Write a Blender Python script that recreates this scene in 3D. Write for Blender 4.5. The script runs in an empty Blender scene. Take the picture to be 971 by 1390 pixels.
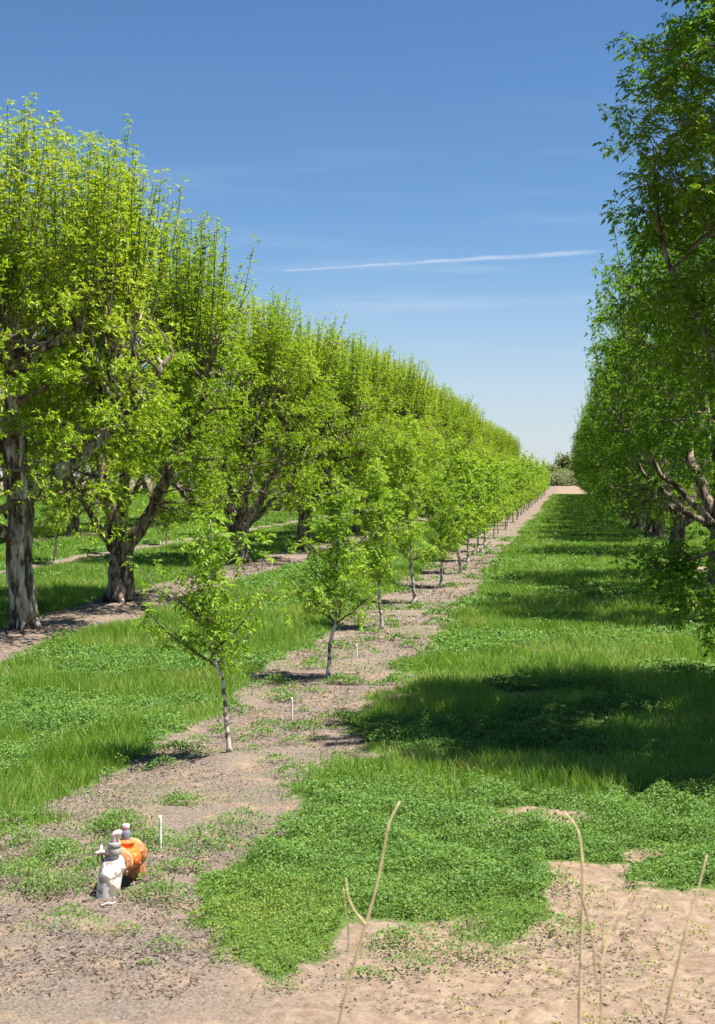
import bpy, math, random
import numpy as np
from mathutils import Vector, Euler

SC = bpy.context.scene
COL = SC.collection
PI = math.pi
F = 1900.0            # focal length in photo pixels
HX, HY = 485.5, 646.0 # image centre column, horizon row
CAMZ = 4.0
YAW = math.atan((771.0 - HX) / F)
CY, SY = math.cos(YAW), math.sin(YAW)

def at(px, py, D=None, z=0.0):
    """photo pixel -> world point, on the plane z, or at depth D"""
    if D is None:
        D = (CAMZ - z) * F / (py - HY)
    xc = (px - HX) / F * D
    return np.array([xc * CY - D * SY, xc * SY + D * CY, CAMZ - (py - HY) / F * D])

# ------------------------------------------------------------------ noise
def _hash(ix, iy, seed):
    h = (ix.astype(np.int64) * 374761393 + iy.astype(np.int64) * 668265263 + seed * 1442695041) & 0x7fffffff
    h = ((h ^ (h >> 13)) * 1274126177) & 0x7fffffff
    h = h ^ (h >> 16)
    return (h & 0xffff) / 65535.0

def vn(x, y, s, seed=0):
    x = np.asarray(x, float) / s; y = np.asarray(y, float) / s
    ix = np.floor(x); iy = np.floor(y)
    fx = x - ix; fy = y - iy
    fx = fx * fx * (3 - 2 * fx); fy = fy * fy * (3 - 2 * fy)
    a = _hash(ix, iy, seed); b = _hash(ix + 1, iy, seed)
    c = _hash(ix, iy + 1, seed); d = _hash(ix + 1, iy + 1, seed)
    return (a * (1 - fx) + b * fx) * (1 - fy) + (c * (1 - fx) + d * fx) * fy

def fbm(x, y, s, seed=0, o=3):
    t = 0; a = 1; n = 0
    for k in range(o):
        t = t + a * vn(x, y, s / 2 ** k, seed + 17 * k); n += a; a *= .55
    return t / n

def sstep(a, b, x):
    t = np.clip((x - a) / (b - a), 0, 1)
    return t * t * (3 - 2 * t)

# ------------------------------------------------------------------ mesh helpers
def raw_mesh(name, V, faces, smooth=False, attrs=None):
    """faces: list of (n,k) int arrays"""
    me = bpy.data.meshes.new(name)
    V = np.asarray(V, np.float32)
    me.vertices.add(len(V)); me.vertices.foreach_set('co', V.ravel())
    loops = np.concatenate([f.ravel() for f in faces]).astype(np.int32)
    tot = np.concatenate([np.full(len(f), f.shape[1], np.int32) for f in faces])
    start = np.concatenate([[0], np.cumsum(tot)[:-1]]).astype(np.int32)
    me.loops.add(len(loops)); me.loops.foreach_set('vertex_index', loops)
    me.polygons.add(len(tot)); me.polygons.foreach_set('loop_start', start)
    me.polygons.foreach_set('loop_total', tot)
    if smooth:
        me.polygons.foreach_set('use_smooth', np.ones(len(tot), bool))
    if attrs:
        for k, v in attrs.items():
            a = me.attributes.new(k, 'FLOAT', 'POINT')
            a.data.foreach_set('value', np.asarray(v, np.float32))
    me.update(); me.validate()
    return me

def link(name, me, mat, parent=None):
    me.materials.clear()
    me.materials.append(mat)
    o = bpy.data.objects.new(name, me); COL.objects.link(o)
    if parent is not None: o.parent = parent
    return o

def thing(name, label, cat, loc=(0, 0, 0), rz=0.0, group=None, scale=None):
    o = bpy.data.objects.new(name, None); COL.objects.link(o)
    o.empty_display_size = .2
    o.location = loc; o.rotation_euler = (0, 0, rz)
    if scale is not None: o.scale = scale
    o['label'] = label; o['category'] = cat
    if group: o['group'] = group
    return o

def tag(o, label, cat, group=None):
    o['label'] = label; o['category'] = cat
    if group: o['group'] = group
    return o

def norm(v):
    return v / (np.linalg.norm(v, axis=-1, keepdims=True) + 1e-9)

class Tubes:
    def __init__(s): s.V = []; s.Q = []; s.T = []; s.n = 0; s.R = []
    def tube(s, P, R, k=6, rough=0.0, rng=None, cap=True, tint=None):
        P = np.asarray(P, float); R = np.asarray(R, float); n = len(P)
        T = np.gradient(P, axis=0); T = norm(T)
        ref = np.array([.31, .93, .17]); 
        if abs(np.dot(norm(P[-1] - P[0]), ref)) > .8: ref = np.array([.93, -.31, .17])
        A = norm(np.cross(T, ref)); B = np.cross(T, A)
        th = np.arange(k) / k * 2 * PI
        rr = R[:, None] * np.ones(k)[None]
        if rough > 0:
            rr = rr * (1 + rough * (rng.random((n, k)) - .5) + rough * 1.3 * (rng.random((1, k)) - .5))
        v = P[:, None] + A[:, None] * (np.cos(th)[None] * rr)[..., None] + B[:, None] * (np.sin(th)[None] * rr)[..., None]
        i = np.arange(n - 1)[:, None] * k + np.arange(k)[None]
        j = np.arange(n - 1)[:, None] * k + (np.arange(k)[None] + 1) % k
        q = np.stack([i, j, j + k, i + k], -1).reshape(-1, 4)
        s.V.append(v.reshape(-1, 3)); s.Q.append(q + s.n)
        if cap:
            s.V.append(P[-1:] + T[-1:] * R[-1] * .3); c = s.n + n * k
            a = s.n + (n - 1) * k + np.arange(k); b = s.n + (n - 1) * k + (np.arange(k) + 1) % k
            s.T.append(np.stack([a, b, np.full(k, c)], -1)); s.n += 1
        s.n += n * k
    def mesh(s, name, smooth=True):
        f = [np.concatenate(s.Q)]
        if s.T: f.append(np.concatenate(s.T))
        return raw_mesh(name, np.concatenate(s.V), f, smooth)

def curve(p0, p1, n=7, lift=.0, wob=.0, rng=None, ctrl=None):
    p0 = np.asarray(p0, float); p1 = np.asarray(p1, float)
    L = np.linalg.norm(p1 - p0)
    c = (p0 + p1) / 2 + np.array([0, 0, lift * L]) if ctrl is None else ctrl
    t = np.linspace(0, 1, n)[:, None]
    P = (1 - t) ** 2 * p0 + 2 * t * (1 - t) * c + t ** 2 * p1
    if wob:
        w = (rng.random((n, 3)) - .5) * wob * L; w[0] = 0; w[-1] *= .4
        P = P + w
    return P

# ------------------------------------------------------------------ leaves
def leaf_quads(C, A, L, W, rng, droop=.25):
    """one folded diamond leaf for each base C and direction A"""
    n = len(C); A = norm(A)
    S = norm(np.cross(A, norm(rng.normal(size=(n, 3)) * .55 + np.array([0, 0, 1.0]))))
    N = np.cross(S, A)
    L = np.broadcast_to(L, (n,))[:, None]; W = np.broadcast_to(W, (n,))[:, None]
    v0 = C
    m = C + A * L * .42 + np.array([0, 0, -1.0]) * L * droop * .25
    v1 = m + S * W * .5 + N * W * .16
    v3 = m - S * W * .5 + N * W * .16
    v2 = C + A * L + np.array([0, 0, -1.0]) * L * droop
    V = np.stack([v0, v1, v2, v3], 1).reshape(-1, 3)
    return V

def pinnate(C, A, L, W, rng, pairs=3, droop=.3):
    n = len(C); A = norm(A)
    S = norm(np.cross(A, norm(rng.normal(size=(n, 3)) * .4 + np.array([0, 0, 1.0]))))
    out = []
    L = np.broadcast_to(L, (n,)).astype(float)
    for p in range(pairs * 2 + 1):
        if p == pairs * 2: t = .68; side = 0; ll = .42
        else:
            t = .2 + .5 * (p // 2) / max(1, pairs - 1) * .95; side = 1 if p % 2 else -1; ll = .36 + .08 * (p // 2)
        B = C + A * (L * t)[:, None] + np.array([0, 0, -1.0]) * (L * droop * t * t)[:, None]
        D = norm(A * (.75 if side else 1) + S * side * .8 + np.array([0, 0, -.35 - droop * t]) + rng.normal(size=(n, 3)) * .15)
        out.append(leaf_quads(B, D, L * ll, L * ll * W, rng, .12))
    return np.concatenate(out)

def rosettes(P, D, k, L, W, rng, spread=1.0, droop=.3, pin=False):
    """k leaves radiating round the axis D at each P"""
    n = len(P); D = norm(D)
    X = norm(np.cross(D, norm(rng.normal(size=(n, 3))))); Y = np.cross(D, X)
    th = (np.arange(k)[None] / k * 2 * PI + rng.random((n, 1)) * 6.28 + rng.normal(size=(n, k)) * .3)
    inc = rng.uniform(.35, 1.0, (n, k)) * spread * 1.35
    A = (X[:, None] * np.cos(th)[..., None] + Y[:, None] * np.sin(th)[..., None]) * np.sin(inc)[..., None] + D[:, None] * np.cos(inc)[..., None]
    C = np.repeat(P[:, None], k, 1) + A * .01
    LL = (L * rng.uniform(.65, 1.15, (n, k))).reshape(-1)
    A = A.reshape(-1, 3); C = C.reshape(-1, 3)
    if pin: return pinnate(C, A, LL, W, rng, droop=droop)
    return leaf_quads(C, A, LL, LL * W, rng, droop)

def quads_mesh(name, Vs):
    V = np.concatenate(Vs)
    return raw_mesh(name, V, [np.arange(len(V)).reshape(-1, 4)])

# ------------------------------------------------------------------ materials
def mat_new(name):
    m = bpy.data.materials.new(name); m.use_nodes = True
    nt = m.node_tree; nt.nodes.clear()
    out = nt.nodes.new('ShaderNodeOutputMaterial')
    return m, nt, out

def nd(nt, typ, **kw):
    n = nt.nodes.new(typ)
    for k, v in kw.items():
        if k in n.inputs: n.inputs[k].default_value = v
        else: setattr(n, k, v)
    return n

def ramp(nt, stops, interp='LINEAR'):
    r = nt.nodes.new('ShaderNodeValToRGB'); e = r.color_ramp
    e.interpolation = interp
    while len(e.elements) > 1: e.elements.remove(e.elements[0])
    e.elements[0].position = stops[0][0]; e.elements[0].color = (*stops[0][1], 1)
    for p, c in stops[1:]:
        x = e.elements.new(p); x.color = (*c, 1)
    return r

def leaf_mat(name, stops, trans=.4, tcol=(1.25, 1.2, .5), gloss=.12, patch=.45):
    m, nt, out = mat_new(name); L = nt.links
    g = nd(nt, 'ShaderNodeNewGeometry')
    r = ramp(nt, stops)
    oi = nd(nt, 'ShaderNodeObjectInfo'); tcn = nd(nt, 'ShaderNodeTexCoord')
    pn = nd(nt, 'ShaderNodeTexNoise'); pn.inputs['Scale'].default_value = patch; pn.inputs['Detail'].default_value = 3
    L.new(tcn.outputs['Object'], pn.inputs['Vector'])
    a1 = nd(nt, 'ShaderNodeMath', operation='MULTIPLY_ADD'); a1.inputs[1].default_value = 1.3; a1.inputs[2].default_value = -.65
    L.new(pn.outputs['Fac'], a1.inputs[0])
    a2 = nd(nt, 'ShaderNodeMath', operation='MULTIPLY_ADD'); a2.inputs[1].default_value = .36; a2.inputs[2].default_value = -.18
    L.new(oi.outputs['Random'], a2.inputs[0])
    a3 = nd(nt, 'ShaderNodeMath', operation='MULTIPLY_ADD'); a3.inputs[1].default_value = .8; a3.inputs[2].default_value = .08
    L.new(g.outputs['Random Per Island'], a3.inputs[0])
    a4 = nd(nt, 'ShaderNodeMath', operation='ADD'); L.new(a1.outputs[0], a4.inputs[0]); L.new(a2.outputs[0], a4.inputs[1])
    a5 = nd(nt, 'ShaderNodeMath', operation='ADD'); L.new(a4.outputs[0], a5.inputs[0]); L.new(a3.outputs[0], a5.inputs[1])
    L.new(a5.outputs[0], r.inputs[0])
    d = nd(nt, 'ShaderNodeBsdfDiffuse')
    t = nd(nt, 'ShaderNodeBsdfTranslucent')
    mul = nd(nt, 'ShaderNodeMix', data_type='RGBA', blend_type='MULTIPLY')
    mul.inputs[0].default_value = 1; mul.inputs[7].default_value = (*tcol, 1)
    mul.clamp_result = False
    L.new(r.outputs[0], d.inputs[0]); L.new(r.outputs[0], mul.inputs[6]); L.new(mul.outputs[2], t.inputs[0])
    mx = nd(nt, 'ShaderNodeMixShader'); mx.inputs[0].default_value = trans
    L.new(d.outputs[0], mx.inputs[1]); L.new(t.outputs[0], mx.inputs[2])
    gl = nd(nt, 'ShaderNodeBsdfGlossy'); gl.inputs['Roughness'].default_value = .6
    gl.inputs[0].default_value = (.9, .95, .9, 1)
    m2 = nd(nt, 'ShaderNodeMixShader'); m2.inputs[0].default_value = gloss * .18
    L.new(mx.outputs[0], m2.inputs[1]); L.new(gl.outputs[0], m2.inputs[2])
    L.new(m2.outputs[0], out.inputs[0])
    return m

def bark_mat(name, c1, c2, c3, scale=6.0, stretch=.35, bump=.6):
    m, nt, out = mat_new(name); L = nt.links
    tc = nd(nt, 'ShaderNodeTexCoord')
    mp = nd(nt, 'ShaderNodeMapping'); mp.inputs['Scale'].default_value = (1, 1, stretch * .8)
    L.new(tc.outputs['Object'], mp.inputs[0])
    v = nd(nt, 'ShaderNodeTexVoronoi', feature='DISTANCE_TO_EDGE'); v.inputs['Scale'].default_value = scale * 2.8
    n = nd(nt, 'ShaderNodeTexNoise'); n.inputs['Scale'].default_value = scale; n.inputs['Detail'].default_value = 8
    n.inputs['Roughness'].default_value = .65
    L.new(mp.outputs[0], n.inputs['Vector'])
    wm = nd(nt, 'ShaderNodeMix', data_type='RGBA'); wm.inputs[0].default_value = .3
    L.new(mp.outputs[0], wm.inputs[6]); L.new(n.outputs['Color'], wm.inputs[7]); L.new(wm.outputs[2], v.inputs['Vector'])
    r = ramp(nt, [(.40, c1), (.49, c2), (.55, c3)])
    v2 = nd(nt, 'ShaderNodeTexVoronoi', feature='F1'); v2.inputs['Scale'].default_value = scale * 2.8; L.new(wm.outputs[2], v2.inputs['Vector'])
    sp = nd(nt, 'ShaderNodeSeparateColor'); L.new(v2.outputs['Color'], sp.inputs[0])
    mf = nd(nt, 'ShaderNodeMath', operation='MULTIPLY_ADD'); mf.inputs[1].default_value = .26; L.new(sp.outputs[0], mf.inputs[0])
    sf = nd(nt, 'ShaderNodeMath', operation='SUBTRACT'); sf.inputs[1].default_value = .13; L.new(n.outputs['Fac'], sf.inputs[0]); L.new(sf.outputs[0], mf.inputs[2])
    L.new(mf.outputs[0], r.inputs[0])
    cr = ramp(nt, [(0.0, (.35, .32, .3)), (.3, (1, 1, 1))])
    L.new(v.outputs['Distance'], cr.inputs[0])
    mu = nd(nt, 'ShaderNodeMix', data_type='RGBA', blend_type='MULTIPLY'); mu.inputs[0].default_value = .55
    L.new(r.outputs[0], mu.inputs[6]); L.new(cr.outputs[0], mu.inputs[7])
    b = nd(nt, 'ShaderNodeBsdfPrincipled'); b.inputs['Roughness'].default_value = .9
    b.inputs['Specular IOR Level'].default_value = .15
    L.new(mu.outputs[2], b.inputs['Base Color'])
    ad = nd(nt, 'ShaderNodeMath', operation='ADD'); L.new(cr.outputs[0], ad.inputs[0]); L.new(n.outputs['Fac'], ad.inputs[1])
    bp = nd(nt, 'ShaderNodeBump'); bp.inputs['Strength'].default_value = bump; bp.inputs['Distance'].default_value = .04
    L.new(ad.outputs[0], bp.inputs['Height']); L.new(bp.outputs[0], b.inputs['Normal'])
    L.new(b.outputs[0], out.inputs[0])
    return m

def plain(name, c, rough=.7, spec=.3, stain=None, sscale=9.0, lo=.45, hi=.6, bump=0.0):
    m, nt, out = mat_new(name); L = nt.links
    b = nd(nt, 'ShaderNodeBsdfPrincipled'); b.inputs['Roughness'].default_value = rough
    b.inputs['Specular IOR Level'].default_value = spec
    tc = nd(nt, 'ShaderNodeTexCoord')
    n = nd(nt, 'ShaderNodeTexNoise'); n.inputs['Scale'].default_value = sscale; n.inputs['Detail'].default_value = 6
    L.new(tc.outputs['Object'], n.inputs['Vector'])
    c2 = stain if stain else tuple(x * .78 for x in c)
    r = ramp(nt, [(lo, c), (hi, c2)])
    L.new(n.outputs['Fac'], r.inputs[0]); L.new(r.outputs[0], b.inputs['Base Color'])
    if bump:
        bp = nd(nt, 'ShaderNodeBump'); bp.inputs['Strength'].default_value = bump; bp.inputs['Distance'].default_value = .01
        L.new(n.outputs['Fac'], bp.inputs['Height']); L.new(bp.outputs[0], b.inputs['Normal'])
    L.new(b.outputs[0], out.inputs[0])
    return m

M = {}
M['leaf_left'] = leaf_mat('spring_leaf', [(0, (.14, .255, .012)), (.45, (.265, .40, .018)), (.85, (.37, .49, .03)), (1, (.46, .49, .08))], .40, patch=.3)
M['leaf_right'] = leaf_mat('shade_side_leaf', [(0, (.07, .17, .010)), (.5, (.12, .25, .012)), (.9, (.19, .33, .016)), (1, (.28, .34, .04))], .45)  # same pecan leaf, darkened in colour for the right row's shaded side
M['leaf_sap'] = leaf_mat('sapling_leaf', [(0, (.17, .31, .018)), (.5, (.25, .40, .025)), (1, (.35, .49, .04))], .42)
M['leaf_far'] = leaf_mat('olive_leaf', [(0, (.15, .20, .07)), (1, (.25, .31, .11))], .35)
M['leaf_grey'] = leaf_mat('grey_green_leaf', [(0, (.24, .27, .15)), (1, (.34, .36, .22))], .3)
M['grass'] = leaf_mat('grass_blade', [(0, (.11, .22, .028)), (.5, (.19, .33, .045)), (.9, (.28, .42, .07)), (1, (.50, .45, .22))], .42, patch=.5)
M['clover'] = leaf_mat('clover_leaf', [(0, (.09, .19, .035)), (.5, (.145, .27, .05)), (.93, (.21, .34, .07)), (1, (.36, .36, .09))], .36, patch=1.3)
M['clover_dry'] = leaf_mat('clover_yellowing', [(0, (.10, .19, .03)), (.5, (.16, .26, .035)), (.82, (.26, .32, .05)), (1, (.50, .42, .09))], .34)
M['litter'] = leaf_mat('leaf_litter', [(0, (.10, .075, .055)), (.4, (.19, .155, .125)), (.8, (.28, .235, .20)), (1, (.42, .37, .32))], .05, gloss=.02)
M['bark'] = bark_mat('pecan_bark', (.075, .052, .038), (.20, .15, .11), (.42, .345, .265))
M['bark_pale'] = bark_mat('flaking_bark', (.11, .08, .055), (.32, .26, .20), (.62, .56, .47), 4.0, .3, .9)
M['twig'] = plain('twig_bark', (.16, .12, .085), .9, .1, (.075, .055, .04), 4.0)
M['branch'] = plain('branch_bark', (.20, .155, .12), .9, .1, (.10, .075, .055), 5.0)
M['sap_bark'] = plain('sapling_bark', (.58, .52, .45), .85, .15, (.13, .10, .08), 9.0, .48, .56, .5)

# ------------------------------------------------------------------ the lay of the land
ROWS_SAP = [-4.70, -22.9, -41.5, 14.8]
ROWS_BIG = [-13.55, -32.2, 5.4, 24.2]
SAP1 = at(312, 1034)
PIPE = at(150, 1212)

def soil(x, y):
    """1 = bare soil, 0 = overgrown"""
    e = (fbm(x, y, 2.2, 3, 4) - .5)
    s = 0
    wx = x + e * 1.5
    wx2 = wx + (fbm(x, y, .5, 35, 3) - .5) * .8
    s = np.maximum(s, sstep(1.75, 1.05, np.abs(wx2 + 4.62)))
    for c, w in ((-13.25, 1.25), (-22.9, .8), (-32.2, .9), (-41.5, .8), (14.8, .8), (24.2, .8)):
        s = np.maximum(s, sstep(w + .3, w - .2, np.abs(wx - c)))
    s = np.maximum(s, sstep(1.1, .5, np.abs(wx - 5.3)) * sstep(.42, .55, vn(x, y, 3.1, 8)))
    # headland, right of the strip: clover reaches to about y = 14, and 12.4 further left
    e2 = fbm(x, y, .55, 33, 3) - .5
    lim = 12.3 + 1.6 * sstep(-.45, -.05, x + e2 * .5) - 1.2 * sstep(-1.6, -2.4, x) + e * .9 + e2 * .9
    s = np.maximum(s, sstep(lim + 1.0, lim - .8, y) * (x > -3.3 + e))
    # left of the strip the weeds thin out
    s = np.maximum(s, sstep(15.2, 13.6, y + e * 2 + (x + 7) * .5) * (x < -3))
    s = np.maximum(s, sstep(10.9, 10.4, y + e))
    s = np.maximum(s, sstep(301, 304, y + e * 3))
    # small bare gaps
    s = np.maximum(s, sstep(.74, .80, fbm(x, y, 1.5, 31, 3)) * .7)
    return s

def hz(x, y):
    x = np.asarray(x, float); y = np.asarray(y, float)
    z = (fbm(x, y, 6.0, 51, 3) - .5) * .16 * sstep(7, 14, y)
    near = sstep(80, 40, y)
    z = z + (fbm(x, y, .9, 61, 4) - .5) * .12 * near
    z = z + (fbm(x, y, .26, 63, 2) - .5) * .065 * sstep(26, 18, y)
    z = z + 2.4 * sstep(9.2, 2.0, y) * (1 + .0 * x)                       # the bank the camera stands on
    z = z + 1.5 * sstep(320, 326, y) * sstep(352, 340, y)                # bank at the far end
    d2 = (x - SAP1[0]) ** 2 + (y - SAP1[1]) ** 2
    z = z + .12 * np.exp(-d2 / .10)
    for c in (-13.55,):
        z = z + .12 * np.exp(-((x - c) / 1.2) ** 2)
    # the grassed beds stand a little above the strips
    z = z + .05 * (1 - soil(x, y)) * sstep(8, 12, y)
    return z

def ground():
    def steps(a, b, f):
        out = [a]
        while out[-1] < b: out.append(out[-1] + f(out[-1]))
        return out
    ys = np.array([-3000, -1500, -700, -300, -120, -50, -20, -8, -4] + steps(-2, 8, lambda y: .5) + steps(8.2, 320, lambda y: .09 if y < 19 else .09 * (y / 19) ** 1.7) +
                  steps(321, 356, lambda y: 2.0) + [400, 480, 700, 1200, 2500, 6000])
    r = steps(0, 3500, lambda x: .14 if x < 7 else .14 * (x / 7) ** 1.25)
    l = steps(0, 3500, lambda x: .12 if x < 9 else (.2 if x < 15 else .2 * (x / 15) ** 1.3))
    xs = np.array([-a for a in l[::-1]][:-1] + r)
    ys = np.unique(ys)
    X, Y = np.meshgrid(xs, ys)
    Z = hz(X, Y)
    V = np.stack([X, Y, Z], -1).reshape(-1, 3)
    ny, nx = X.shape
    i = (np.arange(ny - 1)[:, None] * nx + np.arange(nx - 1)[None])
    q = np.stack([i, i + 1, i + nx + 1, i + nx], -1).reshape(-1, 4)
    me = raw_mesh('ground', V, [q], True, {'soil': soil(X, Y).ravel()})
    m, nt, out = mat_new('soil_and_turf'); L = nt.links
    tc = nd(nt, 'ShaderNodeTexCoord')
    at_ = nd(nt, 'ShaderNodeAttribute', attribute_name='soil')
    def noise(s, d=6, r=.6):
        n = nd(nt, 'ShaderNodeTexNoise'); n.inputs['Scale'].default_value = s; n.inputs['Detail'].default_value = d
        n.inputs['Roughness'].default_value = r; L.new(tc.outputs['Object'], n.inputs['Vector']); return n
    n1 = noise(.9); n2 = noise(7, 8, .7); n3 = noise(38, 4, .7); n4 = noise(1.7, 5)
    rs = ramp(nt, [(.30, (.16, .108, .072)), (.5, (.27, .192, .132)), (.68, (.38, .285, .20))])
    L.new(n2.outputs['Fac'], rs.inputs[0])
    # greyer trash-covered earth in patches
    rg = ramp(nt, [(.38, (.105, .08, .062)), (.6, (.255, .205, .165))])
    L.new(n3.outputs['Fac'], rg.inputs[0])
    rp = ramp(nt, [(.38, (.3, .3, .3)), (.52, (1, 1, 1))])
    L.new(n4.outputs['Fac'], rp.inputs[0])
    sx_ = nd(nt, 'ShaderNodeSeparateXYZ'); L.new(tc.outputs['Object'], sx_.inputs[0])
    mrx = nd(nt, 'ShaderNodeMapRange'); L.new(sx_.outputs[0], mrx.inputs[0])
    for k_, v_ in enumerate((-3.2, -1.2, 1.0, .15)): mrx.inputs[k_ + 1].default_value = v_
    rpm = nd(nt, 'ShaderNodeMath', operation='MULTIPLY'); L.new(rp.outputs[0], rpm.inputs[0]); L.new(mrx.outputs[0], rpm.inputs[1])
    mx = nd(nt, 'ShaderNodeMix', data_type='RGBA'); L.new(rpm.outputs[0], mx.inputs[0]); L.new(rs.outputs[0], mx.inputs[6]); L.new(rg.outputs[0], mx.inputs[7])
    gr = ramp(nt, [(.3, (.05, .09, .018)), (.7, (.10, .17, .03))])
    L.new(n2.outputs['Fac'], gr.inputs[0])
    ad = nd(nt, 'ShaderNodeMath', operation='ADD'); L.new(at_.outputs['Fac'], ad.inputs[0])
    su = nd(nt, 'ShaderNodeMath', operation='MULTIPLY_ADD'); su.inputs[1].default_value = .9; su.inputs[2].default_value = -.45
    L.new(n2.outputs['Fac'], su.inputs[0]); L.new(su.outputs[0], ad.inputs[1])
    rm = ramp(nt, [(.38, (0, 0, 0)), (.6, (1, 1, 1))]); L.new(ad.outputs[0], rm.inputs[0])
    mg = nd(nt, 'ShaderNodeMix', data_type='RGBA'); L.new(rm.outputs[0], mg.inputs[0]); L.new(gr.outputs[0], mg.inputs[6]); L.new(mx.outputs[2], mg.inputs[7])
    b = nd(nt, 'ShaderNodeBsdfPrincipled'); b.inputs['Roughness'].default_value = .95; b.inputs['Specular IOR Level'].default_value = .1
    L.new(mg.outputs[2], b.inputs['Base Color'])
    s1 = nd(nt, 'ShaderNodeMath', operation='ADD'); L.new(n2.outputs['Fac'], s1.inputs[0])
    s2 = nd(nt, 'ShaderNodeMath', operation='MULTIPLY'); s2.inputs[1].default_value = .35
    L.new(n3.outputs['Fac'], s2.inputs[0]); L.new(s2.outputs[0], s1.inputs[1])
    bp = nd(nt, 'ShaderNodeBump'); bp.inputs['Strength'].default_value = .7; bp.inputs['Distance'].default_value = .06
    L.new(s1.outputs[0], bp.inputs['Height']); L.new(bp.outputs[0], b.inputs['Normal'])
    L.new(b.outputs[0], out.inputs[0])
    g = link('ground', me, m); g['kind'] = 'structure'
ground()

# ------------------------------------------------------------------ grass, clover, weeds
RG = np.random.default_rng(11)
def scatter(y0, y1, dens, rng, near=20.0, p=1.9, xlo=None, xhi=None):
    """points in the part of the field the camera can look at, thinner with distance"""
    out = []
    y = y0
    while y < y1:
        dy = max(.5, y * .04)
        a = -.43 * y - 2.5 if xlo is None else max(xlo, -.43 * y - 2.5)
        b = .125 * y + 3.0 if xhi is None else min(xhi, .125 * y + 3)
        if b > a:
            n = rng.poisson((b - a) * dy * dens * min(1, (near / y) ** p))
            out.append(np.stack([rng.uniform(a, b, n), rng.uniform(y, y + dy, n)], -1))
        y += dy
    return np.concatenate(out)

def is_clover(x, y):
    c = vn(x, y, 2.6, 71) * .6 + vn(x, y, 1.1, 72) * .4
    a = sstep(18.2, 17.0, y + (vn(x, y, 1.2, 5) - .5) * 2.5) * (x > -3.9)
    b = sstep(.56, .66, c)
    return np.maximum(a, b)

def grass():
    P = scatter(11, 300, 1000, RG, near=19, p=1.75)
    x, y = P.T
    s = soil(x, y); cl = is_clover(x, y)
    k = (RG.random(len(x)) > s * .992) & (RG.random(len(x)) > cl * .985) & (y < 301)
    # the shade under the old trees is shorter and thinner
    x = x[k]; y = y[k]; s = s[k]; n = len(x)
    z = hz(x, y) - .01
    tall = fbm(x, y, 3.0, 81, 3)
    edge = soil(x + .35, y) + soil(x - .35, y) + soil(x, y + .5) + soil(x, y - .4)
    H = (.08 + .29 * tall) * RG.uniform(.4, 1.25, n) * (1 - .5 * s) * (1 - .13 * edge)
    H *= np.where((x > -2.9) & (x < 4), .9, 1.0)
    sc = np.maximum(1, y / 22.0) ** .95
    W = .009 * sc * RG.uniform(.7, 1.3, n)
    H = H * np.minimum(1.15, 1 + (sc - 1) * .04)
    wind = fbm(x, y, 1.4, 91, 2) * 2 * PI * 2
    th = wind * .6 + RG.normal(size=n) * 1.7
    lean = RG.uniform(.1, .75, n) * H
    d = np.stack([np.cos(th), np.sin(th), np.zeros(n)], -1)
    fa = RG.uniform(-.9, .9, n)
    sd = np.stack([np.cos(fa), np.sin(fa), np.zeros(n)], -1)
    B = np.stack([x, y, z], -1); up = np.array([0, 0, 1.0])
    Mi = B + up * (H * .55)[:, None] + d * (lean * .32)[:, None]
    T = B + up * H[:, None] + d * lean[:, None]
    w = W[:, None]
    V = np.stack([B - sd * w * .5, B + sd * w * .5, Mi + sd * w * .42, Mi - sd * w * .42, T], 1).reshape(-1, 3)
    i = np.arange(n) * 5
    me = raw_mesh('grass', V, [np.stack([i, i + 1, i + 2, i + 3], -1), np.stack([i + 3, i + 2, i + 4], -1)])
    o = link('grass', me, M['grass']); o['kind'] = 'stuff'
    o['label'] = 'tall green grass growing between the orchard rows'
    print('grass blades', n)
grass()

def ground_leaves(name, P, H, size, mat, label, flat=.55):
    x, y = P.T; n = len(x)
    z = hz(x, y)
    hh = H * RG.uniform(.35, 1.0, n) ** .7
    C = np.stack([x, y, z + hh], -1)
    th = RG.uniform(0, 2 * PI, n)
    A = np.stack([np.cos(th), np.sin(th), RG.normal(size=n) * flat], -1)
    Vs = leaf_quads(C, A, size, size * .85, RG, .15)
    o = link(name, quads_mesh(name, [Vs]), mat); o['kind'] = 'stuff'; o['label'] = label
    print(name, n)

def clover():
    P = scatter(10.6, 130, 4800, RG, near=14.5, p=2.2)
    x, y = P.T
    s = soil(x, y); cl = is_clover(x, y)
    mound = fbm(x, y, .38, 101, 3) * .65 + fbm(x, y, 1.6, 102, 2) * .35
    cells = vn(x, y, .28, 141) * .6 + vn(x, y, .11, 142) * .4
    k = ((RG.random(len(x)) * .3 + cells * .7) > s * 1.2) & (RG.random(len(x)) < .35 + 1.3 * vn(x, y, .16, 143)) & (RG.random(len(x)) < cl * (.35 + mound)) & (y < 125)
    x, y, mound = x[k], y[k], mound[k]
    H = (.03 + .52 * np.clip(mound - .32, 0, 1)) * np.where(y < 17, .95, 1.15)
    sz = .027 * np.maximum(1, y / 15.0) * RG.uniform(.7, 1.25, len(x))
    dry = sstep(14.2, 12.2, y + (vn(x, y, .8, 7) - .5) * 2) > RG.random(len(x))
    ground_leaves('clover', np.stack([x[~dry], y[~dry]], -1), H[~dry], sz[~dry], M['clover'], 'mounded green clover and alfalfa covering the ground')
    ground_leaves('yellowing_clover', np.stack([x[dry], y[dry]], -1), H[dry] * .7, sz[dry] * .8, M['clover_dry'], 'low yellow flecked clover at the edge of the bare soil')
clover()

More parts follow.
